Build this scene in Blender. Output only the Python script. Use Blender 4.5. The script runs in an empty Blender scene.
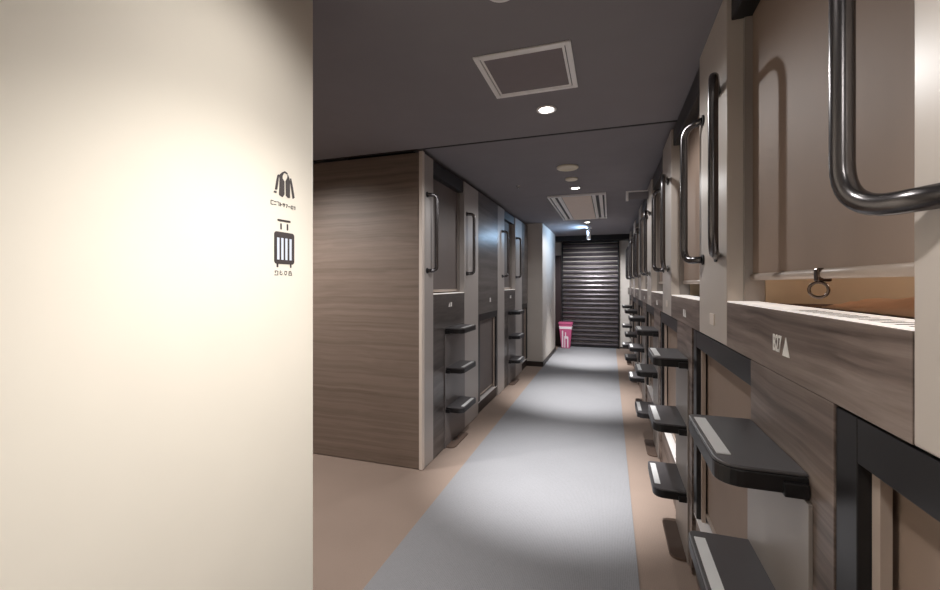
import bpy, bmesh, math, random
from mathutils import Vector, Matrix, noise as mnoise
random.seed(7)
SC = bpy.context.scene
COL = SC.collection
PI = math.pi

# ------------------------------------------------------------------ materials
def base_mat(name):
    m = bpy.data.materials.new(name); m.use_nodes = True
    nt = m.node_tree; b = nt.nodes['Principled BSDF']
    return m, nt, b

def lin(c):
    return tuple(((x/255)/12.92 if x/255 <= .04045 else ((x/255+.055)/1.055)**2.4) for x in c) + (1,)

def plain(name, c, rough=.5, metal=0, var=.05, scale=18, bump=0, spec=.5):
    """base colour broken up by a soft noise"""
    m, nt, b = base_mat(name)
    n = nt.nodes.new('ShaderNodeTexNoise'); n.inputs['Scale'].default_value = scale
    n.inputs['Detail'].default_value = 3
    tc = nt.nodes.new('ShaderNodeTexCoord'); nt.links.new(tc.outputs['Object'], n.inputs['Vector'])
    r = nt.nodes.new('ShaderNodeValToRGB')
    l = lin(c)
    r.color_ramp.elements[0].position = .3; r.color_ramp.elements[1].position = .7
    r.color_ramp.elements[0].color = tuple(x*(1-var) for x in l[:3]) + (1,)
    r.color_ramp.elements[1].color = tuple(min(1, x*(1+var)) for x in l[:3]) + (1,)
    nt.links.new(n.outputs['Fac'], r.inputs['Fac']); nt.links.new(r.outputs['Color'], b.inputs['Base Color'])
    b.inputs['Roughness'].default_value = rough; b.inputs['Metallic'].default_value = metal
    b.inputs['Specular IOR Level'].default_value = spec
    if bump:
        n2 = nt.nodes.new('ShaderNodeTexNoise'); n2.inputs['Scale'].default_value = 350
        nt.links.new(tc.outputs['Object'], n2.inputs['Vector'])
        bp = nt.nodes.new('ShaderNodeBump'); bp.inputs['Strength'].default_value = bump
        bp.inputs['Distance'].default_value = .004
        nt.links.new(n2.outputs['Fac'], bp.inputs['Height']); nt.links.new(bp.outputs['Normal'], b.inputs['Normal'])
    return m

def wood(name, dark, mid, light, along='Y', rough=.42, fine=34):
    m, nt, b = base_mat(name)
    g = nt.nodes.new('ShaderNodeNewGeometry')
    mp = nt.nodes.new('ShaderNodeMapping')
    s = [fine, fine, fine]; s['XYZ'.index(along)] = .9
    mp.inputs['Scale'].default_value = s
    nt.links.new(g.outputs['Position'], mp.inputs['Vector'])
    # slow warp so the grain wanders
    n0 = nt.nodes.new('ShaderNodeTexNoise'); n0.inputs['Scale'].default_value = 2.2
    nt.links.new(g.outputs['Position'], n0.inputs['Vector'])
    mx = nt.nodes.new('ShaderNodeVectorMath'); mx.operation = 'MULTIPLY_ADD'
    mx.inputs[1].default_value = (2.2, 2.2, 2.2)
    nt.links.new(n0.outputs['Color'], mx.inputs[0]); nt.links.new(mp.outputs['Vector'], mx.inputs[2])
    n1 = nt.nodes.new('ShaderNodeTexNoise'); n1.inputs['Scale'].default_value = .55
    n1.inputs['Detail'].default_value = 7; n1.inputs['Roughness'].default_value = .62
    nt.links.new(mx.outputs['Vector'], n1.inputs['Vector'])
    r = nt.nodes.new('ShaderNodeValToRGB')
    e = r.color_ramp.elements
    e[0].position = .33; e[0].color = lin(dark); e[1].position = .68; e[1].color = lin(light)
    k = e.new(.5); k.color = lin(mid)
    nt.links.new(n1.outputs['Fac'], r.inputs['Fac']); nt.links.new(r.outputs['Color'], b.inputs['Base Color'])
    b.inputs['Roughness'].default_value = rough
    bp = nt.nodes.new('ShaderNodeBump'); bp.inputs['Strength'].default_value = .08; bp.inputs['Distance'].default_value = .002
    nt.links.new(n1.outputs['Fac'], bp.inputs['Height']); nt.links.new(bp.outputs['Normal'], b.inputs['Normal'])
    return m

def carpet(name, c, ribs=True, var=.12):
    m, nt, b = base_mat(name)
    g = nt.nodes.new('ShaderNodeNewGeometry')
    n = nt.nodes.new('ShaderNodeTexNoise'); n.inputs['Scale'].default_value = 260; n.inputs['Detail'].default_value = 2
    nt.links.new(g.outputs['Position'], n.inputs['Vector'])
    n2 = nt.nodes.new('ShaderNodeTexNoise'); n2.inputs['Scale'].default_value = 3.0; n2.inputs['Detail'].default_value = 4
    nt.links.new(g.outputs['Position'], n2.inputs['Vector'])
    w = nt.nodes.new('ShaderNodeTexWave'); w.wave_type = 'BANDS'; w.bands_direction = 'X'
    w.inputs['Scale'].default_value = 42; w.inputs['Distortion'].default_value = 1.6
    w.inputs['Detail'].default_value = 2; w.inputs['Detail Scale'].default_value = 6
    nt.links.new(g.outputs['Position'], w.inputs['Vector'])
    a = nt.nodes.new('ShaderNodeMath'); a.operation = 'MULTIPLY_ADD'
    nt.links.new(w.outputs['Fac'], a.inputs[0]); a.inputs[1].default_value = .45 if ribs else .08
    nt.links.new(n.outputs['Fac'], a.inputs[2])
    a2 = nt.nodes.new('ShaderNodeMath'); a2.operation = 'MULTIPLY_ADD'; a2.inputs[1].default_value = .35
    nt.links.new(n2.outputs['Fac'], a2.inputs[0]); nt.links.new(a.outputs[0], a2.inputs[2])
    r = nt.nodes.new('ShaderNodeValToRGB'); l = lin(c)
    r.color_ramp.elements[0].position = .5; r.color_ramp.elements[1].position = 1.05 if ribs else .85
    r.color_ramp.elements[0].color = tuple(x*(1-var) for x in l[:3]) + (1,)
    r.color_ramp.elements[1].color = tuple(x*(1+var) for x in l[:3]) + (1,)
    nt.links.new(a2.outputs[0], r.inputs['Fac']); nt.links.new(r.outputs['Color'], b.inputs['Base Color'])
    b.inputs['Roughness'].default_value = .95; b.inputs['Specular IOR Level'].default_value = .15
    bp = nt.nodes.new('ShaderNodeBump'); bp.inputs['Strength'].default_value = .35; bp.inputs['Distance'].default_value = .004
    nt.links.new(a.outputs[0], bp.inputs['Height']); nt.links.new(bp.outputs['Normal'], b.inputs['Normal'])
    return m

def emit(name, c, s):
    m, nt, b = base_mat(name)
    b.inputs['Base Color'].default_value = lin(c)
    b.inputs['Emission Color'].default_value = lin(c); b.inputs['Emission Strength'].default_value = s
    return m

M = dict(
    white_wall=plain('cream wall paint', (232, 224, 210), .7, var=.015, scale=4),
    grey_wall=plain('pale wall paint', (214, 206, 198), .7, var=.02, scale=4),
    ceiling=plain('dark grey ceiling paint', (136, 132, 137), .85, var=.03, scale=5),
    black_trim=plain('black trim', (24, 23, 26), .45),
    base=plain('dark brown baseboard', (52, 42, 38), .5),
    floor=carpet('tan carpet', (148, 131, 120), False, .10),
    runner=carpet('grey ribbed carpet', (138, 138, 141), True, .12),
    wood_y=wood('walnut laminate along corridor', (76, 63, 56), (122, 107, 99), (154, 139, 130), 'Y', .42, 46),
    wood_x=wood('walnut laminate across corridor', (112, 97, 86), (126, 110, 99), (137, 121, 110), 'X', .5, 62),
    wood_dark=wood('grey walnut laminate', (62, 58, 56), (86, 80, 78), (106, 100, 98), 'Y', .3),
    laminate=plain('pale greige laminate', (196, 186, 177), .34, var=.015, scale=3),
    laminate_grey=plain('light grey laminate', (176, 169, 165), .36, var=.015, scale=3),
    dark_lam=plain('dark grey laminate', (112, 106, 105), .35, var=.02, scale=3),
    grey_lam=plain('warm grey laminate', (150, 142, 136), .4, var=.02, scale=3),
    rib=plain('grey anti-slip rib', (84, 82, 84), .6),
    edge=plain('white edging', (226, 214, 204), .5, var=.01),
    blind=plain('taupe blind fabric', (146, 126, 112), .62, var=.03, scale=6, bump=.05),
    blind_shaded=plain('shaded taupe blind fabric', (112, 103, 100), .6, var=.03, scale=6, bump=.05),  # left-row blinds: the shade on their unlit side is put into the colour
    rail=plain('taupe painted rail', (186, 170, 158), .4, var=.02),
    black_metal=plain('black satin metal', (34, 33, 35), .38, .2),
    tube=plain('gunmetal tube', (102, 99, 100), .24, .9, var=.02),
    step=plain('charcoal step top', (84, 81, 83), .38, var=.03),
    strip=plain('white anti-slip strip', (236, 236, 236), .5, var=.02),
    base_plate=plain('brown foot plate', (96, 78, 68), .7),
    sill=plain('white sill', (244, 240, 238), .35, var=.01),
    alu=plain('white aluminium', (246, 243, 243), .35, .1, var=.02),
    hatch=plain('hatch board', (132, 124, 128), .8, var=.02),
    beige=plain('beige plastic', (234, 218, 206), .5, var=.02),
    cream_plastic=plain('cream plastic', (238, 228, 208), .4, var=.02),
    slot=plain('dark slot', (30, 28, 30), .5),
    shutter=plain('dark lacquered slat', (92, 86, 90), .3, .6, var=.2, scale=9),
    door=plain('dark red-brown door', (46, 30, 32), .5),
    pink=plain('pink plastic', (205, 96, 138), .45, var=.03),
    pinkwhite=plain('white print', (250, 236, 242), .45, var=.01),
    inner=plain('cream pod lining', (206, 184, 156), .6, var=.02),
    mattress=plain('dark brown mattress', (82, 58, 46), .9, var=.05, bump=.1),
    blanket=plain('tan blanket', (214, 172, 140), .9, var=.06, scale=25, bump=.15),
    ink=plain('dark brown print', (64, 56, 55), .6, var=.03),
    stripe=plain('pale blue print', (212, 220, 236), .6, var=.01),
    mark=plain('white print on wood', (252, 250, 246), .4, var=.005),
    dark_steel=plain('dark polished steel', (112, 98, 90), .2, 1.0, var=.02),
    steel=plain('polished steel', (190, 186, 182), .18, 1.0, var=.02),
    lamp=emit('lit lamp disc', (255, 250, 242), 14),
    lamp_blue=emit('lit cool lamp disc', (214, 232, 255), 14),
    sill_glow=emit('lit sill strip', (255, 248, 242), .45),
    pod_lamp=emit('lit warm pod lamp', (255, 196, 130), 3),
)

# ------------------------------------------------------------------ mesh helpers
class MB:
    def __init__(self): self.b = bmesh.new()
    def box(self, x0, x1, y0, y1, z0, z1, bev=0, seg=2):
        x0, x1 = min(x0, x1), max(x0, x1)
        t = bmesh.new()
        bmesh.ops.create_cube(t, size=1, matrix=Matrix.LocRotScale(Vector(((x0+x1)/2, (y0+y1)/2, (z0+z1)/2)), None,
                              Vector((x1-x0, y1-y0, z1-z0))))
        if bev: bmesh.ops.bevel(t, geom=t.edges[:], offset=bev, segments=seg, affect='EDGES', profile=.5)
        self._add(t); return self
    def _add(self, t):
        me = bpy.data.meshes.new('t'); t.to_mesh(me); t.free(); self.b.from_mesh(me); bpy.data.meshes.remove(me)
    def prism(self, pts, axis, a, c, bev=0):
        """extrude a 2-D outline between a and c along axis"""
        t = bmesh.new()
        def mk(p, q):
            return {'X': (q, p[0], p[1]), 'Y': (p[0], q, p[1]), 'Z': (p[0], p[1], q)}[axis]
        v0 = [t.verts.new(mk(p, a)) for p in pts]; v1 = [t.verts.new(mk(p, c)) for p in pts]
        t.faces.new(v0); t.faces.new(v1[::-1]); n = len(pts)
        for i in range(n): t.faces.new((v0[i], v1[i], v1[(i+1) % n], v0[(i+1) % n]))
        bmesh.ops.recalc_face_normals(t, faces=t.faces[:])
        if bev:
            caps = [e for e in t.edges if (e.verts[0] in v0) == (e.verts[1] in v0)]
            bmesh.ops.bevel(t, geom=caps, offset=bev, segments=2, affect='EDGES', profile=.5)
        self._add(t); return self
    def tube(self, path, r, seg=12, cap=True):
        t = bmesh.new(); P = [Vector(p) for p in path]; rings = []; up = None
        for i, p in enumerate(P):
            d = (P[min(i+1, len(P)-1)] - P[max(i-1, 0)]).normalized()
            if up is None:
                up = d.orthogonal().normalized()
            up = (up - d*up.dot(d)).normalized(); sd = d.cross(up)
            rr = r[i] if isinstance(r, (list, tuple)) else r
            rings.append([t.verts.new(p + (up*math.cos(2*PI*k/seg) + sd*math.sin(2*PI*k/seg))*rr) for k in range(seg)])
        for a, b in zip(rings, rings[1:]):
            for k in range(seg):
                f = t.faces.new((a[k], a[(k+1) % seg], b[(k+1) % seg], b[k])); f.smooth = True
        if cap: t.faces.new(rings[0][::-1]); t.faces.new(rings[-1])
        bmesh.ops.recalc_face_normals(t, faces=t.faces[:])
        self._add(t); return self
    def lathe(self, prof, c, seg=32, axis='Z'):
        t = bmesh.new(); rings = []
        for r, z in prof:
            rings.append([t.verts.new((c[0]+r*math.cos(2*PI*k/seg), c[1]+r*math.sin(2*PI*k/seg), c[2]+z)) for k in range(seg)])
        for a, b in zip(rings, rings[1:]):
            for k in range(seg):
                f = t.faces.new((a[k], a[(k+1) % seg], b[(k+1) % seg], b[k])); f.smooth = True
        t.faces.new(rings[0]); t.faces.new(rings[-1][::-1])
        bmesh.ops.recalc_face_normals(t, faces=t.faces[:])
        self._add(t); return self
    def torus(self, c, R, r, normal, seg=28):
        n = Vector(normal).normalized(); u = n.orthogonal().normalized(); w = n.cross(u); c = Vector(c)
        pts = [c + (u*math.cos(2*PI*k/seg) + w*math.sin(2*PI*k/seg))*R for k in range(seg+1)]
        return self.tube(pts, r, 8, False)
    def build(self, name, mat, parent=None):
        me = bpy.data.meshes.new(name)
        if parent is not None:
            wl = parent.matrix_basis.translation.copy(); q = parent.parent
            while q is not None: wl += q.matrix_basis.translation; q = q.parent
            bmesh.ops.translate(self.b, verts=self.b.verts[:], vec=-wl)
        self.b.to_mesh(me); self.b.free(); me.materials.append(M[mat])
        o = bpy.data.objects.new(name, me); COL.objects.link(o)
        if parent is not None: o.parent = parent
        return o

def tag(o, label, cat, group=None):
    o['label'] = label; o['category'] = cat
    if group: o['group'] = group
    return o
def thing(name, loc, label, cat, group=None):
    o = bpy.data.objects.new(name, None); COL.objects.link(o); o.location = loc; o.empty_display_size = .1
    return tag(o, label, cat, group)
def struct(name, mb, mat):
    o = mb.build(name, mat); o['kind'] = 'structure'; return o
def fillet(points, r, n=6):
    """polyline with rounded corners"""
    P = [Vector(p) for p in points]; out = [P[0]]
    for i in range(1, len(P)-1):
        a, b, c = P[i-1], P[i], P[i+1]
        u = (a-b).normalized(); v = (c-b).normalized()
        d = min(r, (a-b).length*.49, (c-b).length*.49)
        p0, p1 = b+u*d, b+v*d
        for k in range(n+1):
            t = k/n; out.append(p0*(1-t)**2 + b*2*t*(1-t) + p1*t*t)
    out.append(P[-1]); return out
def letters(text, size, condense, name, mat, origin, xdir, ydir, parent):
    cu = bpy.data.curves.new(name, 'FONT'); cu.body = text; cu.size = size; cu.extrude = .0006; cu.offset = .0006
    tmp = bpy.data.objects.new('tmp_text', cu); COL.objects.link(tmp)
    dg = bpy.context.evaluated_depsgraph_get()
    me = bpy.data.meshes.new_from_object(tmp.evaluated_get(dg))
    bpy.data.objects.remove(tmp); bpy.data.curves.remove(cu)
    mb = MB(); mb.b.from_mesh(me); bpy.data.meshes.remove(me)
    X, Yv = Vector(xdir), Vector(ydir); N = X.cross(Yv); O = Vector(origin)
    for v in mb.b.verts: v.co = O + X*(v.co.x*condense) + Yv*v.co.y + N*(v.co.z+.0006)
    return mb.build(name, mat, parent)

# ------------------------------------------------------------------ measures (metres; corridor runs along +Y)
XR, XL = .348, -1.235            # fronts of the two pod rows
CN, CF, YS = 2.22, 2.26, 2.62    # near ceiling, far ceiling, where they meet
YE = 9.0
def px(side, d): return XR + d if side > 0 else XL - d

# ------------------------------------------------------------------ the setting
struct('floor', MB().box(-4.6, 1.6, -1.7, YE+.2, -.1, 0), 'floor')
struct('ceiling', MB().box(-4.6, 1.6, -1.7, YS, CN, CN+.16).box(-4.6, 1.6, YS, YE+.2, CF, CF+.12), 'ceiling')
wl = MB()
pts = [(-4.6, -1.6), (-.90, -1.6)]
pts = [(-4.6, -1.6), (-.88, -1.6), (-.88, 1.082), (-.8815, 1.093), (-.889, 1.1005), (-.90, 1.102), (-4.6, 1.102)]
wl.prism(pts, 'Z', 0, CN)
struct('wall_left', wl, 'white_wall')
struct('wall_hall_end', MB().box(-4.7, -4.55, 1.102, 2.68, 0, CF), 'grey_wall')
struct('wall_back', MB().box(-.9, 1.6, -1.75, -1.6, 0, CF), 'grey_wall')
struct('wall_right', MB().box(1.45, 1.6, -1.6, YE+.1, 0, CF), 'grey_wall')
struct('wall_end', MB().box(-1.9, 1.5, YE, YE+.15, 0, CF), 'grey_wall')
struct('wall_column', MB().box(-1.9, -1.0, 6.64, 8.26, 0, CF, .004), 'grey_wall')
struct('baseboard_column', MB().box(-1.26, -.988, 6.622, 6.64, 0, .075).box(-1.0, -.986, 6.622, 8.28, 0, .075), 'base')
struct('wall_alcove', MB().box(-2.0, -1.9, 8.26, YE, 0, CF), 'grey_wall')
struct('trim_1', MB().box(-1.9, .40, 8.58, 8.9, 2.165, CF), 'black_trim')
d = MB().box(-1.13, -.965, YE-.035, YE, 0, 1.9, .004)
struct('door_1', d, 'door')
struct('baseboard_end', MB().box(.20, .40, YE-.015, YE, 0, .03), 'base')

r = MB().box(-.992, .122, -1.55, 8.93, 0, .006).build('carpet_runner', 'runner')
tag(r, 'long grey ribbed carpet runner laid down the middle of the tan corridor floor', 'carpet')

# wood clad end of the left-hand pod block, facing the camera
ep = thing('end_panel', (-2.9, 2.70, 0), 'wide walnut panel closing the near end of the left pod block, with white edge strip', 'panel')
MB().box(-4.55, -1.262, 2.675, 2.704, .006, CN).build('wood_board', 'wood_x', ep)
MB().box(-1.262, XL, 2.668, 2.705, .004, CN+.008, .002).build('edge_strip', 'edge', ep)

# ------------------------------------------------------------------ grab bars and posts
ZB0, ZB1 = 1.395, 1.938
def grab_bar(side, yb, yf, parent, depth=.055):
    f0 = px(side, 0); xb = px(side, -depth)
    path = fillet([(f0, yf, ZB1), (xb, yb, ZB1), (xb, yb, ZB0), (f0, yf, ZB0)], .075, 9)
    bar = MB().tube(path, .0138, 16).build('grab_bar', 'tube', parent)
    s = 1 if side > 0 else -1
    for z in (ZB0, ZB1):
        MB().tube([(f0 - s*.006, yf, z), (f0 + s*.001, yf, z)], .02, 18).build('bar_flange', 'black_metal', bar)

def post(side, y0, y1, z0, ztop, bars, label, group, mat='laminate', plate=False):
    t = thing('pod_post', (px(side, .03), (y0+y1)/2, z0), label, 'post', group)
    MB().box(px(side, 0), px(side, .085), y0, y1, z0, ztop, .003).build('post_panel', mat, t)
    for yb, yf in bars: grab_bar(side, yb, yf, t)
    if plate:
        y = y0 + (y1-y0)*.45
        MB().box(px(side, -.004), px(side, 0), y-.03, y+.03, 1.155, 1.195, .0015).build('wall_plate', 'edge', t)
    return t

# ------------------------------------------------------------------ upper pods
def blind_parts(side, y0, y1, ztop, zbot, d, t, latch_y=None):
    bl = MB()
    bl.box(px(side, d), px(side, d+.004), y0, y1, zbot, ztop)
    b = bl.build('roller_blind', 'blind' if side > 0 else 'blind_shaded', t)
    x = px(side, d+.002)
    MB().tube([(x, y0, zbot), (x, y1, zbot)], .0105, 12).build('bottom_rail', 'rail', b)
    if latch_y is not None:
        s = 1 if side > 0 else -1
        MB().box(x-.014, x+.012, latch_y-.009, latch_y+.009, zbot-.016, zbot+.012, .003).torus(
            (x-s*.008, latch_y, zbot-.033), .0155, .0032, (s*.42, 1.0, .1)).build('latch_ring', 'dark_steel', b)
    return b

def upper_pod(side, y0, y1, label, group, fascia, zs=1.235, text=None, mark=None, lower=None, ztop=CN, big=False, wmat='wood_y', latch=False):
    """opening y0..y1; fascia = (ya, yb, zbottom); lower = (ya, yb) board down to the floor"""
    t = thing('sleeping_pod', (px(side, .3), (y0+y1)/2, fascia[2] if not lower else 0), label, 'sleeping pod', group)
    MB().box(px(side, 0), px(side, .03), fascia[0], fascia[1], fascia[2], zs-.003, .001).build('wood_fascia', wmat, t)
    if lower: MB().box(px(side, .001), px(side, .03), lower[0], lower[1], .004, fascia[2]-.0015, .001).build('wood_cladding', wmat, t)
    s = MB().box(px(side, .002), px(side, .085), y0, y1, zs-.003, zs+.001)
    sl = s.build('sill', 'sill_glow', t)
    if big:
        y = y0+.012
        while y < y0 + .37:
            MB().prism([(px(side, .006), y), (px(side, .05), y+.008), (px(side, .05), y+.017), (px(side, .006), y+.009)], 'Z', zs+.0008, zs+.0014).build('anti_slip_rib', 'rib', sl); y += .029
    # dark head box that holds the roller, and guide channels
    MB().box(px(side, .012), px(side, .10), y0, y1, ztop-.10, ztop, .004).build('blind_cassette', 'black_metal', t)
    for a, b in ((y0, y0+.014), (y1-.014, y1)):
        MB().box(px(side, .045), px(side, .098), a, b, zs+.002, ztop-.102).build('guide_rail', 'grey_lam', t)
    blind_parts(side, y0+.016, y1-.016, ztop-.08, zs+(.075 if side > 0 else .022), .066, t, 1.045 if latch else None)
    # the cabin behind
    D = .86
    xa, xb = px(side, .10), px(side, D)
    sh = MB()
    sh.box(xa, xb, y0+.001, y0+.012, zs-.07, ztop-.02); sh.box(xa, xb, y1-.012, y1-.001, zs-.07, ztop-.02)
    sh.box(px(side, D), px(side, D+.015), y0+.001, y1-.001, zs-.07, ztop-.02)
    sh.box(xa, px(side, D+.015), y0+.001, y1-.001, zs-.085, zs-.07); sh.box(xa, px(side, D+.015), y0+.001, y1-.001, ztop-.02, ztop-.005)
    sh.build('cabin_lining', 'inner', t)
    MB().box(px(side, .105), px(side, D-.02), y0+.014, y1-.014, zs-.07, zs-.004, .012).build('mattress', 'mattress', t)
    if big: MB().box(px(side, D-.03), px(side, D), y1-.36, y1-.30, 1.62, 1.70, .01).build('cabin_lamp', 'pod_lamp', t)
    dr = (0, -1, 0) if side > 0 else (0, 1, 0)
    if text:
        letters(text, .052, .60, 'pod_number', 'mark', (px(side, 0), mark[0], mark[1]), dr, (0, 0, 1), t)
        y = mark[0] - .056
        MB().prism([(y, mark[1]-.004), (y-.036, mark[1]-.004), (y-.018, mark[1]+.036)], 'X', px(side, -.0012), px(side, 0)).build('arrow_mark', 'mark', t)
    elif mark:
        y = mark[0]
        MB().box(px(side, -.0012), px(side, 0), y-.008, y+.022, mark[1], mark[1]+.036).build('number_mark', 'mark', t)
        y -= .016
        MB().prism([(y, mark[1]), (y-.036, mark[1]), (y-.018, mark[1]+.036)], 'X', px(side, -.0012), px(side, 0)).build('arrow_mark', 'mark', t)
    return t

# ------------------------------------------------------------------ lower pods
def lower_pod(side, y0, y1, zb, zt, label, group, upper=None, mark=None, wmat='wood_y', flush=False, solid=True):
    t = thing('sleeping_pod', (px(side, .3), (y0+y1)/2, 0), label, 'sleeping pod', group)
    d0 = .004 if flush else .003
    fr = MB()
    for a, b in (((y1-.062, y1),) if side > 0 else ((y0, y0+.062), (y1-.062, y1))): fr.box(px(side, d0), px(side, .036), a, b, zb, zt, .002)
    fr.box(px(side, d0), px(side, .036), y0+(.001 if side > 0 else .062), y1-.062, zt-.068, zt, .002)
    fr.build('black_frame', 'black_metal', t)
    for a, b in (((y1-.084, y1-.064),) if side > 0 else ((y0+.064, y0+.084), (y1-.084, y1-.064))):
        MB().box(px(side, .020), px(side, .034), a, b, zb, zt-.07).build('guide_channel', 'rail', t)
    blind_parts(side, y0+(.004 if side > 0 else .06), y1-.06, zt-.05, zb+.03, .042, t)
    MB().box(px(side, .004), px(side, .058), y0+.001, y1-.001, zb-.008, zb, .001).build('sill', 'sill', t)
    MB().box(px(side, .012), px(side, .05), y0, y1, .004, zb-.009, .001).build('plinth', wmat if not flush else 'base', t)
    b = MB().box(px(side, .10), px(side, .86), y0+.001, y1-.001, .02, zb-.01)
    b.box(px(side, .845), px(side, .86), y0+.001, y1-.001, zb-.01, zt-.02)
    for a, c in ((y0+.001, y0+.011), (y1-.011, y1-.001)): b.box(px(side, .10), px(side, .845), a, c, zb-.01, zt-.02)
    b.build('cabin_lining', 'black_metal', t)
    if upper:
        MB().box(px(side, .001), px(side, .03), upper[0], upper[1], zt+.002, upper[2], .001).build('wood_cladding', wmat, t)
        if mark:
            MB().box(px(side, -.0012), px(side, .001), mark[0]-.018, mark[0]+.018, mark[1], mark[1]+.045).build('number_mark', 'mark', t)
    return t

# ------------------------------------------------------------------ climbing steps
def rounded_step(side, y0, y1, dout):
    """outline in X-Y: wall side square, corridor corners rounded"""
    s = 1 if side > 0 else -1
    xw, xo = px(side, 0), px(side, -dout)
    pts = [(xw, y1), (xw, y0)]
    r1, r2 = .045, .022
    for k in range(7):
        a = k/6*PI/2
        pts.append((xo + s*(r1 - r1*math.sin(a)), y0 + r1 - r1*math.cos(a)))
    for k in range(7):
        a = k/6*PI/2
        pts.append((xo + s*(r2 - r2*math.cos(a)), y1 - r2 + r2*math.sin(a)))
    return pts
STEPZ = (.95, .637, .325)
def step_unit(side, y0, y1, wall0, wall1, label, group):
    s = 1 if side > 0 else -1
    t = thing('climbing_steps', (px(side, 0), (y0+y1)/2, 0), label, 'steps', group)
    MB().box(px(side, -.006), px(side, .001), wall0, wall1, .004, .90, .001).build('back_panel', 'grey_lam' if side > 0 else 'dark_lam', t)
    for z in STEPZ:
        st = MB().prism(rounded_step(side, y0, y1, .148), 'Z', z-.042, z-.007, .003).build('step', 'black_metal', t)  # black core: shade on the step sides put into its colour
        MB().prism(rounded_step(side, y0, y1, .148), 'Z', z-.0068, z, .0025).build('tread_plate', 'step', st)
        MB().box(px(side, -.138), px(side, -.112), y0+.055, y1-.035, z-.0005, z+.002).build('anti_slip_strip', 'strip', st)
        MB().box(px(side, -.04), px(side, -.001), y0-.009, y1+.004, z-.045, z-.018, .002).build('bracket', 'black_metal', st)
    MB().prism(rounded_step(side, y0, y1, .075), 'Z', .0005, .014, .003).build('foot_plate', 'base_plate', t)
    return t

# ------------------------------------------------------------------ right-hand row, bays every 1.25 m
NTH = ['nearest', 'second', 'third', 'fourth', 'fifth', 'sixth', 'last']
def kth(k): return NTH[k]
BAY = 1.25
GP, GU, GL, GS = 'pale posts between the right-hand pods', 'upper pods of the right-hand row', 'lower pods of the right-hand row', 'climbing steps of the right-hand row'
post(1, .25, .65, 1.105, CN, [(.685, .565)], 'bright pale post at the right edge of the photo with a thick grab bar', GP)
for k in range(6):
    y = 1.5 + BAY*k
    lab = ('pale post with two grab bars just beyond the pod marked B27' if k == 0 else
           '%s pale post with two grab bars from the camera, beyond the post past the B27 pod' % kth(k+1) if k == 1 else
           '%s pale post with two grab bars along the right-hand pod row' % kth(k) if k < 5 else
           'farthest pale post with two grab bars, close to the slatted shutter')
    if 0 < k < 5: lab = '%s pale post with two grab bars from the near end of the right row' % ['', 'second', 'third', 'fourth', 'fifth'][k]
    post(1, y, y+.42, 1.105, CN, [(y-.085, y+.13), (y+.43, y+.34)], lab, GP, plate=(k < 3))
upper_pod(1, .65, 1.5, 'upper pod marked B27 with half raised taupe blind and lit white sill', GU, (.652, 1.498, 1.105), zs=1.246, text='B27',
          mark=(1.108, 1.153), lower=(.842, 1.268), big=True, latch=True)
for k in range(1, 7):
    y = .67 + BAY*k
    y1 = min(1.5 + BAY*k, YE-.03)
    upper_pod(1, y, y1, ('last upper pod of the right row, against the end wall' if k == 6 else
              '%s upper pod of the right row counting from the B27 pod as first' % kth(k)), GU,
              (y+.002, y1-.003, 1.105), mark=(1.04+BAY*k, 1.14), lower=(.842+BAY*k, 1.268+BAY*k) if k < 6 else None)
lower_pod(1, .03, .84, .30, 1.10, 'lower pod with black frame at the lower right corner of the photo', GL)
for k in range(6):
    y = 1.27 + BAY*k
    lower_pod(1, y, y+.81-.018, .30, 1.10, ('lower pod with taupe blind just beyond the two big near steps' if k == 0 else
              'last lower pod of the right row, close to the slatted shutter' if k == 5 else
              '%s lower pod of the right row, counted from the corner of the photo' % kth(k+1)), GL)
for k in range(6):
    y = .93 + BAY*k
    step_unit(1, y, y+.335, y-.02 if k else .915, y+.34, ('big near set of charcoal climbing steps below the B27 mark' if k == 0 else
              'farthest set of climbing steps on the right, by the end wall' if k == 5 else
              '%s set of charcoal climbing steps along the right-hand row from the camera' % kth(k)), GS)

# ------------------------------------------------------------------ left-hand row
GLP, GLU, GLL, GLS = 'posts between the left-hand pods', 'upper pods of the left-hand row', 'lower pods of the left-hand row', 'climbing steps of the left-hand row'
post(-1, 2.707, 2.86, .004, CN, [(2.79, 2.745)], 'narrow grey post with grab bar at the near corner of the left pod block', GLP, mat='laminate_grey')
post(-1, 3.56, 3.98, .004, CN, [(3.67, 3.62)], 'wide grey post with grab bar just past the first left-hand steps', GLP, mat='laminate_grey')
post(-1, 4.75, 5.07, .004, CN, [(5.03, 4.95)], 'pale post with grab bar between the two left-hand step sets', GLP, mat='laminate_grey')
post(-1, 5.70, 6.16, .004, CN, [(5.80, 5.74)], 'farthest left-hand post with grab bar, beyond the second left step set', GLP, mat='laminate_grey')
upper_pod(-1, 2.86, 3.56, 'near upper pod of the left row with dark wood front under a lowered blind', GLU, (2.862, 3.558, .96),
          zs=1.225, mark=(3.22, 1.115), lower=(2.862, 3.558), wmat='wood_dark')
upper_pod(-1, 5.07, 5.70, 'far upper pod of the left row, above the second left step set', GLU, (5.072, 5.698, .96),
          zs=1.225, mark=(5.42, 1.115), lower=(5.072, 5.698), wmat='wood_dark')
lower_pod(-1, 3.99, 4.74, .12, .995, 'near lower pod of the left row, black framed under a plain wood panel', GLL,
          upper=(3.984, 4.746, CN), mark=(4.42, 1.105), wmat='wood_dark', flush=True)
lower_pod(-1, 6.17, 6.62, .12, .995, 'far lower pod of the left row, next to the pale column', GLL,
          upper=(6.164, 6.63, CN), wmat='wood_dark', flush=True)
step_unit(-1, 3.10, 3.45, 3.08, 3.555, 'near set of three dark climbing steps on the left-hand row', GLS)
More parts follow.
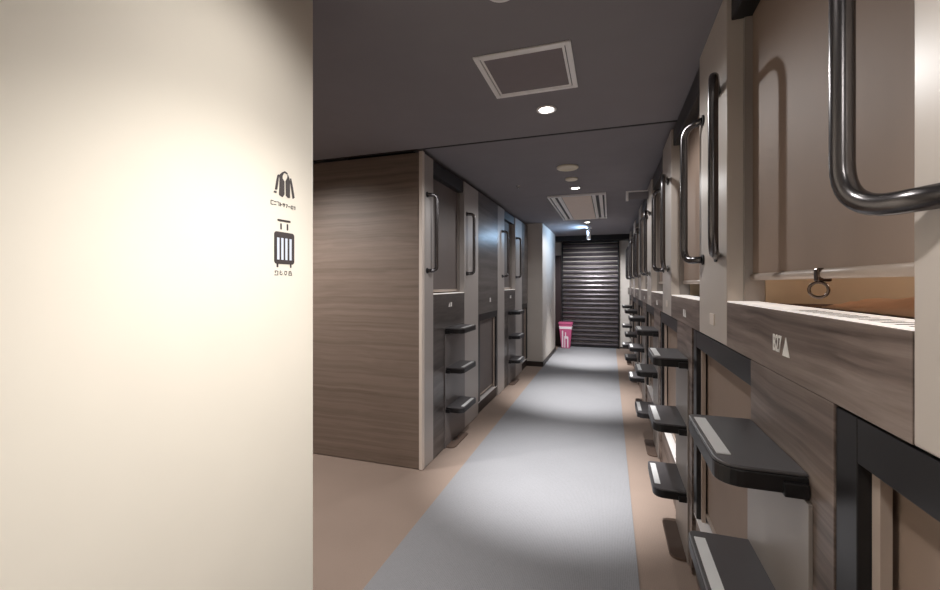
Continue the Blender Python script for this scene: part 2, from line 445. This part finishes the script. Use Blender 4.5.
step_unit(-1, 5.28, 5.63, 5.26, 5.695, 'far set of three dark climbing steps on the left-hand row', GLS)
struct('trim_3', MB().box(-4.55, XR+.1, YS-.016, YS-.002, CN-.004, CN), 'black_trim')
struct('trim_2', MB().box(-1.9, XL-.11, 2.75, 6.64, CN+.002, CF), 'black_trim')

# bedding seen under the raised blind of the near pod
bm = bmesh.new(); nx, ny = 26, 34; g = []
for i in range(nx+1):
    row = []
    for j in range(ny+1):
        x = .475 + .52*i/nx; y = .68 + .52*j/ny
        e = min(1, min(i, nx-i, j, ny-j)/3)
        fold = .5 + .5*math.sin(x*38 + y*14 + 2.5*mnoise.noise(Vector((x*6, y*6, 0))))
        h = e*(.016 + .052*fold*max(0, 1-(y-.68)/.45) + .02*mnoise.noise(Vector((x*9, y*9, 3)))**2)
        row.append(bm.verts.new((x, y, 1.2435 + h)))
    g.append(row)
for i in range(nx):
    for j in range(ny):
        f = bm.faces.new((g[i][j], g[i+1][j], g[i+1][j+1], g[i][j+1])); f.smooth = True
mb = MB(); mb.b.free(); mb.b = bm
bl = mb.build('blanket', 'blanket'); md = bl.modifiers.new('Solid', 'SOLIDIFY'); md.thickness = .004; md.offset = 1
tag(bl, 'rumpled tan blanket on the mattress behind the white sill of the B27 pod', 'blanket')

# ------------------------------------------------------------------ pictograms on the near white wall
WX = -.88
def decal(mb, pts): mb.prism(pts, 'X', WX, WX+.0012)
t = thing('jacket_sign', (WX, .97, 1.52), 'dark printed jacket pictogram with a small caption, upper of two on the white wall', 'sign', 'pictograms on the white wall')
m = MB()
for p in ([(.958, 1.614), (.966, 1.613), (.962, 1.606), (.962, 1.599), (.9695, 1.592), (.9695, 1.555), (.962, 1.546), (.949, 1.55), (.951, 1.594), (.949, 1.605)],
          [(.977, 1.618), (.982, 1.615), (.981, 1.606), (.974, 1.594), (.975, 1.553), (.984, 1.548), (.991, 1.549), (.991, 1.596), (.989, 1.605), (.984, 1.614)],
          [(.946, 1.607), (.9485, 1.606), (.947, 1.589), (.942, 1.563), (.934, 1.562), (.939, 1.589), (.943, 1.603)],
          [(.931, 1.558), (.94, 1.558), (.939, 1.553), (.929, 1.554)],
          [(.9915, 1.606), (.996, 1.607), (1.003, 1.584), (1.01, 1.553), (1.002, 1.549), (.997, 1.573), (.9925, 1.592)],
          [(.959, 1.615), (.971, 1.622), (.982, 1.6185), (.9805, 1.6145), (.971, 1.617), (.963, 1.612)]): decal(m, p)
m.build('jacket_mark', 'ink', t)
m = MB(); tk = .0017
def strokes(mb, segs, y0, z0, w, h):
    for a, b, c, d in segs:
        p, q = Vector((y0+a*w, z0+b*h)), Vector((y0+c*w, z0+d*h)); n = (q-p).normalized(); o = Vector((-n.y, n.x))*tk/2
        decal(mb, [tuple(p+o), tuple(q+o), tuple(q-o), tuple(p-o)])
glyph = [[(0, 1, 1, 1), (0, 0, 1, 0), (0, 0, 0, 1)], [(0, .9, 1, .9), (0, .1, 1, .1)], [(.1, 1, .9, 1), (.9, 0, .9, 1)], [(.2, 0, .2, 1), (.2, .6, .9, .5)],
         [(.1, 1, .1, .5), (.5, 1, .5, .5), (.9, 1, .5, 0)], [(.1, .9, .9, .9), (.8, .9, .4, 0)], [(0, .5, 1, .5)], [(.1, .9, .9, .9), (.1, .1, .9, .1), (.1, .1, .1, .9), (.9, .1, .9, .9)], [(.6, 0, .6, 1), (.1, .8, .6, .8)]]
for i, gl in enumerate(glyph): strokes(m, gl, .9195 + i*.0109, 1.5195 - i*.0002, .0085, .0105)
m.build('caption', 'ink', t)
t = thing('suitcase_sign', (WX, .97, 1.33), 'dark printed suitcase pictogram with pale bars and caption, lower of two on the white wall', 'sign', 'pictograms on the white wall')
m = MB()
decal(m, [(.944, 1.4765), (.993, 1.4775), (.993, 1.483), (.944, 1.482)])
decal(m, [(.954, 1.454), (.959, 1.454), (.959, 1.471), (.954, 1.471)]); decal(m, [(.979, 1.454), (.984, 1.454), (.984, 1.472), (.979, 1.472)])
ya, yb, za, zb, rr = .931, 1.0085, 1.3565, 1.447, .009
pts = []
for cy, cz, a0 in ((yb-rr, zb-rr, 0), (ya+rr, zb-rr, 90), (ya+rr, za+rr, 180), (yb-rr, za+rr, 270)):
    for k in range(6):
        a = math.radians(a0 + 18*k); pts.append((cy+rr*math.cos(a), cz+rr*math.sin(a)))
decal(m, pts)
decal(m, [(.94, 1.347), (.946, 1.347), (.946, 1.357), (.94, 1.357)]); decal(m, [(.992, 1.347), (.997, 1.347), (.997, 1.357), (.992, 1.357)])
m.build('suitcase_mark', 'ink', t)
m = MB()
for a in (.941, .9565, .972, .9885): m.prism([(a, 1.3685), (a+.0083, 1.3685), (a+.0083, 1.430), (a, 1.430)], 'X', WX+.0008, WX+.0018)
m.build('pale_bars', 'stripe', t)
m = MB()
gl4 = [[(.2, 1, .25, .4), (0, 0, 1, 0), (.45, .95, .95, .8), (.95, .8, .9, 0)], [(.3, 1, .2, .3), (.2, .3, .5, 0), (.5, 0, .9, .3), (.3, .6, .8, .7)],
       [(.2, .3, .3, .9), (.3, .9, .8, .9), (.8, .9, .85, .3), (.85, .3, .5, 0), (.5, 0, .2, .3)], [(.1, 0, .2, .9), (.2, .9, .7, .9), (.7, .9, 1, 0), (.1, 0, 1, 0), (.3, .5, .8, .5)]]
for i, gl in enumerate(gl4): strokes(m, gl, .932 + i*.0178, 1.3255, .0135, .0125)
m.build('caption', 'ink', t)

# ------------------------------------------------------------------ end of the corridor
sh = thing('roller_shutter', (-.385, YE-.04, 0), 'dark slatted shutter closing the far end of the corridor', 'shutter')
prof = []; n = 23; z0, z1 = .03, 2.15; p = (z1-z0)/n
m = MB()
for i in range(n):
    a = z0 + i*p
    pts = [(YE-.02, a+.001), (YE-.05, a+.004), (YE-.066, a+p*.22), (YE-.072, a+p*.42), (YE-.068, a+p*.62), (YE-.052, a+p*.74), (YE-.02, a+p*.76)]
    m.prism([(q[0], q[1]) for q in pts], 'X', -.925, .160)
m.build('slat_curtain', 'shutter', sh)
for a, b in ((-.949, -.92), (.155, .184)): MB().box(a, b, YE-.075, YE, .006, 2.19, .002).build('guide_rail', 'black_metal', sh)
MB().box(-.949, .184, YE-.09, YE, 2.15, 2.20, .003).build('head_box', 'black_metal', sh)
MB().box(-.925, .16, YE-.055, YE-.02, .006, .03, .002).build('bottom_bar', 'black_metal', sh)

bn = thing('pink_bin', (-.84, 8.72, 0), 'pink and white tapered bin in the far left corner before the shutter', 'bin')
def frus(z0, z1, w0, w1, d0, d1, o):
    t_ = bmesh.new(); v = []
    for z, w, dd in ((z0, w0, d0), (z1, w1, d1)):
        for sx, sy in ((-1, -1), (1, -1), (1, 1), (-1, 1)): v.append(t_.verts.new((-.84+sx*w/2, 8.72+sy*dd/2, z)))
    for f in ((3, 2, 1, 0), (4, 5, 6, 7), (0, 1, 5, 4), (1, 2, 6, 5), (2, 3, 7, 6), (3, 0, 4, 7)): t_.faces.new([v[i] for i in f])
    o._add(t_)
m = MB(); frus(.007, .49, .165, .26, .14, .22, m); m.build('bin_body', 'pink', bn)
m = MB(); frus(.49, .525, .275, .275, .235, .235, m); m.build('rim', 'pink', bn)
m = MB()
frus(.395, .445, .244, .254, .210, .219, m)
def yfront(z): return 8.72 - (.14 + (.22-.14)*(z-.007)/.483)/2
for x0, x1, za, zb_ in ((-.91, -.885, .02, .36), (-.865, -.845, .02, .22), (-.81, -.785, .02, .24), (-.865, -.80, .20, .25), (-.85, -.83, .25, .33)):
    t_ = bmesh.new(); v = []
    for z in (za, zb_):
        for x, dy in ((x0, -.003), (x1, -.003), (x1, .004), (x0, .004)):
            v.append(t_.verts.new((x, yfront(z)+dy, z)))
    for f in ((3, 2, 1, 0), (4, 5, 6, 7), (0, 1, 5, 4), (1, 2, 6, 5), (2, 3, 7, 6), (3, 0, 4, 7)): t_.faces.new([v[i] for i in f])
    m._add(t_)
m.build('white_pattern', 'pinkwhite', bn)

# ------------------------------------------------------------------ ceiling fittings
h = thing('ceiling_hatch', (-.333, 1.813, CN), 'square white framed access hatch in the dark near ceiling', 'hatch')
m = MB()
for a, b, c, d_ in ((-.527, -.505, 1.618, 2.008), (-.161, -.139, 1.618, 2.008), (-.505, -.161, 1.618, 1.640), (-.505, -.161, 1.986, 2.008)):
    m.box(a, b, c, d_, CN-.008, CN-.0005, .002)
m.build('outer_frame', 'alu', h)
m = MB()
for a, b, c, d_ in ((-.501, -.491, 1.644, 1.982), (-.175, -.165, 1.644, 1.982), (-.491, -.175, 1.644, 1.654), (-.491, -.175, 1.972, 1.982)):
    m.box(a, b, c, d_, CN-.006, CN-.0005, .001)
m.build('inner_frame', 'alu', h)
MB().box(-.491, -.175, 1.654, 1.972, CN-.004, CN-.0005).build('board', 'hatch', h)

def downlight(x, y, zc, label, r=.052, lit=True, blue=False):
    t = thing('downlight', (x, y, zc), label, 'ceiling light', 'recessed ceiling downlights')
    MB().lathe([(r, -.0005), (r, -.005), (r-.006, -.008), (r-.014, -.005), (r-.014, -.0005)], (x, y, zc)).build('trim_ring', 'alu', t)
    MB().lathe([(r-.015, -.0005), (r-.015, -.004), (.001, -.004)], (x, y, zc)).build('lamp_disc', 'lamp' if lit else 'beige', t)
    return t
downlight(-.315, 2.225, CN, 'brightly lit round downlight just behind the square ceiling hatch')
downlight(-.325, 4.31, CF, 'small lit downlight just in front of the ceiling air conditioner')
downlight(-.325, 6.75, CF, 'lit downlight in the ceiling behind the air conditioner')
downlight(-.42, .72, CN, 'lit downlight close to the white near wall')
downlight(-.30, .60, CN, 'added fill light beside the downlight close to the white near wall')  # from here down: unseen fixtures added for the fill lamps
downlight(.08, .75, CN, 'added fill light nearest the edge post on the right, out of the frame')
downlight(-.2, -1.0, CN, 'added fill light over the start of the corridor')
downlight(-4.1, 1.6, CN, 'added fill light at the far end of the side hall')
downlight(-2.4, 1.75, CN, 'added fill light in the middle of the side hall')

s1 = thing('ceiling_speaker', (-.33, 3.52, CF), 'larger cream disc on the ceiling beyond the lit downlight', 'ceiling speaker')
MB().lathe([(.088, -.0005), (.088, -.010), (.080, -.016), (.06, -.018), (.058, -.013), (.001, -.016)], (-.327, 3.52, CF), 40).build('speaker_disc', 'cream_plastic', s1)
s1 = thing('smoke_detector', (-.328, 3.915, CF), 'small cream smoke detector between the ceiling disc and a small lit downlight', 'smoke detector')
MB().lathe([(.056, -.0005), (.056, -.012), (.045, -.018), (.02, -.022), (.001, -.022)], (-.328, 3.915, CF), 32).build('detector_body', 'cream_plastic', s1)
s1 = thing('ceiling_sensor', (-.322, 1.272, CN), 'white rimmed round fitting cut by the top edge of the photo', 'ceiling fitting')
MB().lathe([(.05, -.0005), (.05, -.010), (.044, -.014), (.036, -.008), (.036, -.0005)], (-.322, 1.272, CN)).build('rim', 'alu', s1)
MB().lathe([(.035, -.0005), (.033, -.012), (.001, -.018)], (-.322, 1.272, CN)).build('cover', 'beige', s1)
s1 = thing('sprinkler', (-.845, 4.04, CF), 'tiny metal sprinkler head on the ceiling above the left-hand row', 'sprinkler')
MB().lathe([(.022, -.0005), (.022, -.004), (.008, -.006), (.006, -.022), (.013, -.024), (.013, -.026), (.001, -.027)], (-.845, 4.04, CF), 20).build('sprinkler_head', 'steel', s1)

ac = thing('air_conditioner', (-.335, 5.47, CF), 'long ceiling cassette air conditioner with beige panel and white slotted vents', 'air conditioner')
x0, x1, y0, y1 = -.645, -.035, 4.61, 6.33
m = MB()
for a, b, c, d_ in ((x0, x0+.018, y0, y1), (x1-.018, x1, y0, y1), (x0+.018, x1-.018, y0, y0+.03), (x0+.018, x1-.018, y1-.03, y1)):
    m.box(a, b, c, d_, CF-.022, CF-.0005, .003)
m.build('outer_frame', 'alu', ac)
MB().box(-.492, -.188, y0+.032, y1-.032, CF-.024, CF-.001, .004).build('centre_panel', 'beige', ac)
for sx in (-1, 1):
    c = -.34 + sx*.215
    vt = MB().box(c-.074, c+.074, y0+.032, y1-.032, CF-.004, CF-.0005).build('vent', 'slot', ac)
    for q in (-.036, .034):
        a = c + q
        MB().prism([(a-.018, CF-.020), (a+.010, CF-.008), (a+.018, CF-.008), (a-.010, CF-.022)], 'Y', y0+.036, y1-.036).build('louvre', 'alu', vt)

sp = thing('track_spotlight', (-.337, 7.45, CF), 'white cylinder spotlight hanging from the ceiling in front of the shutter', 'spotlight')
MB().lathe([(.055, -.0005), (.055, -.014), (.012, -.018), (.010, -.05), (.001, -.05)], (-.337, 7.45, CF)).build('base', 'alu', sp)
MB().tube([(-.337, 7.42, CF-.045), (-.337, 7.475, CF-.19)], .034, 20).build('lamp_body', 'alu', sp)
MB().tube([(-.337, 7.4754, CF-.191), (-.337, 7.4765, CF-.194)], .027, 20).build('lamp_disc', 'lamp_blue', sp)

sg = thing('sign_bracket', (.16, 4.3, 2.165), 'thin pale wall bracket with a dark hanging plate above the right row', 'bracket')
MB().box(.162, .352, 4.293, 4.307, 2.178, 2.19, .002).build('arm', 'alu', sg)
MB().box(.150, .172, 4.29, 4.31, 2.095, 2.19, .003).build('end_cap', 'alu', sg)
MB().box(.172, .348, 4.297, 4.303, 2.108, 2.177, .001).build('plate', 'ceiling', sg)

# ------------------------------------------------------------------ lights
def spot(name, loc, target, power, size, blend=.6, col=(1, .95, .89), soft=.04):
    l = bpy.data.lights.new(name, 'SPOT'); l.energy = power; l.spot_size = math.radians(size); l.spot_blend = blend
    l.color = col; l.shadow_soft_size = soft
    o = bpy.data.objects.new(name, l); COL.objects.link(o); o.location = loc
    o.rotation_euler = (Vector(target)-Vector(loc)).to_track_quat('-Z', 'Y').to_euler(); return o
def area(name, loc, target, power, sx, sy, col=(1, .95, .9)):
    l = bpy.data.lights.new(name, 'AREA'); l.shape = 'RECTANGLE'; l.size = sx; l.size_y = sy; l.energy = power; l.color = col
    o = bpy.data.objects.new(name, l); COL.objects.link(o); o.location = loc
    o.rotation_euler = (Vector(target)-Vector(loc)).to_track_quat('-Z', 'Y').to_euler(); return o
NEU = (1, .99, .985)
for x, y, z, pw in ((-.315, 2.225, CN, 1), (-.325, 4.31, CF, 1), (-.325, 6.75, CF, 1)):
    spot('downlight_or_fill_beam', (x, y, z-.03), (x-.02, y+.70, 0), 440*pw, 52, 1, NEU)
    spot('downlight_or_fill_flood', (x, y, z-.03), (x, y, 0), 26*pw, 165, .3, NEU, .03)
spot('downlight_or_fill_beam', (-.42, .72, CN-.03), (-.88, .84, 1.15), 17, 112, 1, (1, .97, .935), .05)
spot('downlight_or_fill_beam', (.08, .75, CN-.03), (-.88, .80, .62), 128, 74, 1, (1, .97, .935), .05)  # added lamp, brightens the lower part of the white wall
spot('downlight_or_fill_beam', (-.30, .60, CN-.03), (.348, .36, 1.2), 34, 62, 1, (1, .97, .935), .05)  # added lamp, stands in for wall bounce on the near right post
spot('downlight_or_fill_flood', (-.2, -1.0, CN-.03), (-.2, -.9, 0), 24, 165, .4, (1, .97, .93), .05)  # added ambient fill behind the camera
spot('downlight_or_fill_flood', (-4.1, 1.6, CN-.03), (-4.0, 1.6, 0), 20, 165, .5, (1, .95, .91), .05)  # added fill in the unseen part of the side hall
spot('downlight_or_fill_beam', (-2.4, 1.75, CN-.03), (-1.75, 2.675, .35), 120, 105, 1, (1, .95, .91), .05)  # added lamp to brighten the walnut end panel
spot('spotlight_beam', (-.337, 7.48, CF-.20), (-.37, YE, .95), 150, 80, .7, (.96, .975, 1), .03)
spot('spotlight_spill', (-.337, 7.36, CF-.10), (-.9, 7.3, 2.2), 26, 160, .6, (.45, .7, 1), .03)
bpy.data.lights.new('pod_glow', 'POINT')
pg = bpy.data.lights['pod_glow']; pg.energy = 3.0; pg.color = (1, .91, .82); pg.shadow_soft_size = .04
o = bpy.data.objects.new('pod_glow', pg); COL.objects.link(o); o.location = (1.0, 1.15, 1.6)

w = bpy.data.worlds.new('World'); SC.world = w; w.use_nodes = True
w.node_tree.nodes['Background'].inputs[0].default_value = (.5, .5, .52, 1)
w.node_tree.nodes['Background'].inputs[1].default_value = .05

# ------------------------------------------------------------------ camera
cam = bpy.data.cameras.new('Camera'); cam.sensor_width = 36; cam.lens = 420/940*36; cam.shift_y = -11/940
cam.clip_start = .02
co = bpy.data.objects.new('Camera', cam); COL.objects.link(co)
co.location = (0, 0, 1.3); co.rotation_euler = (PI/2, 0, math.atan((609.5-470)/420))
SC.camera = co
vs = SC.view_settings
vs.view_transform = 'Standard'; vs.look = 'None'; vs.gamma = 1; vs.use_curve_mapping = False; vs.exposure = 0
SC.cycles.max_bounces = 10; SC.cycles.diffuse_bounces = 6
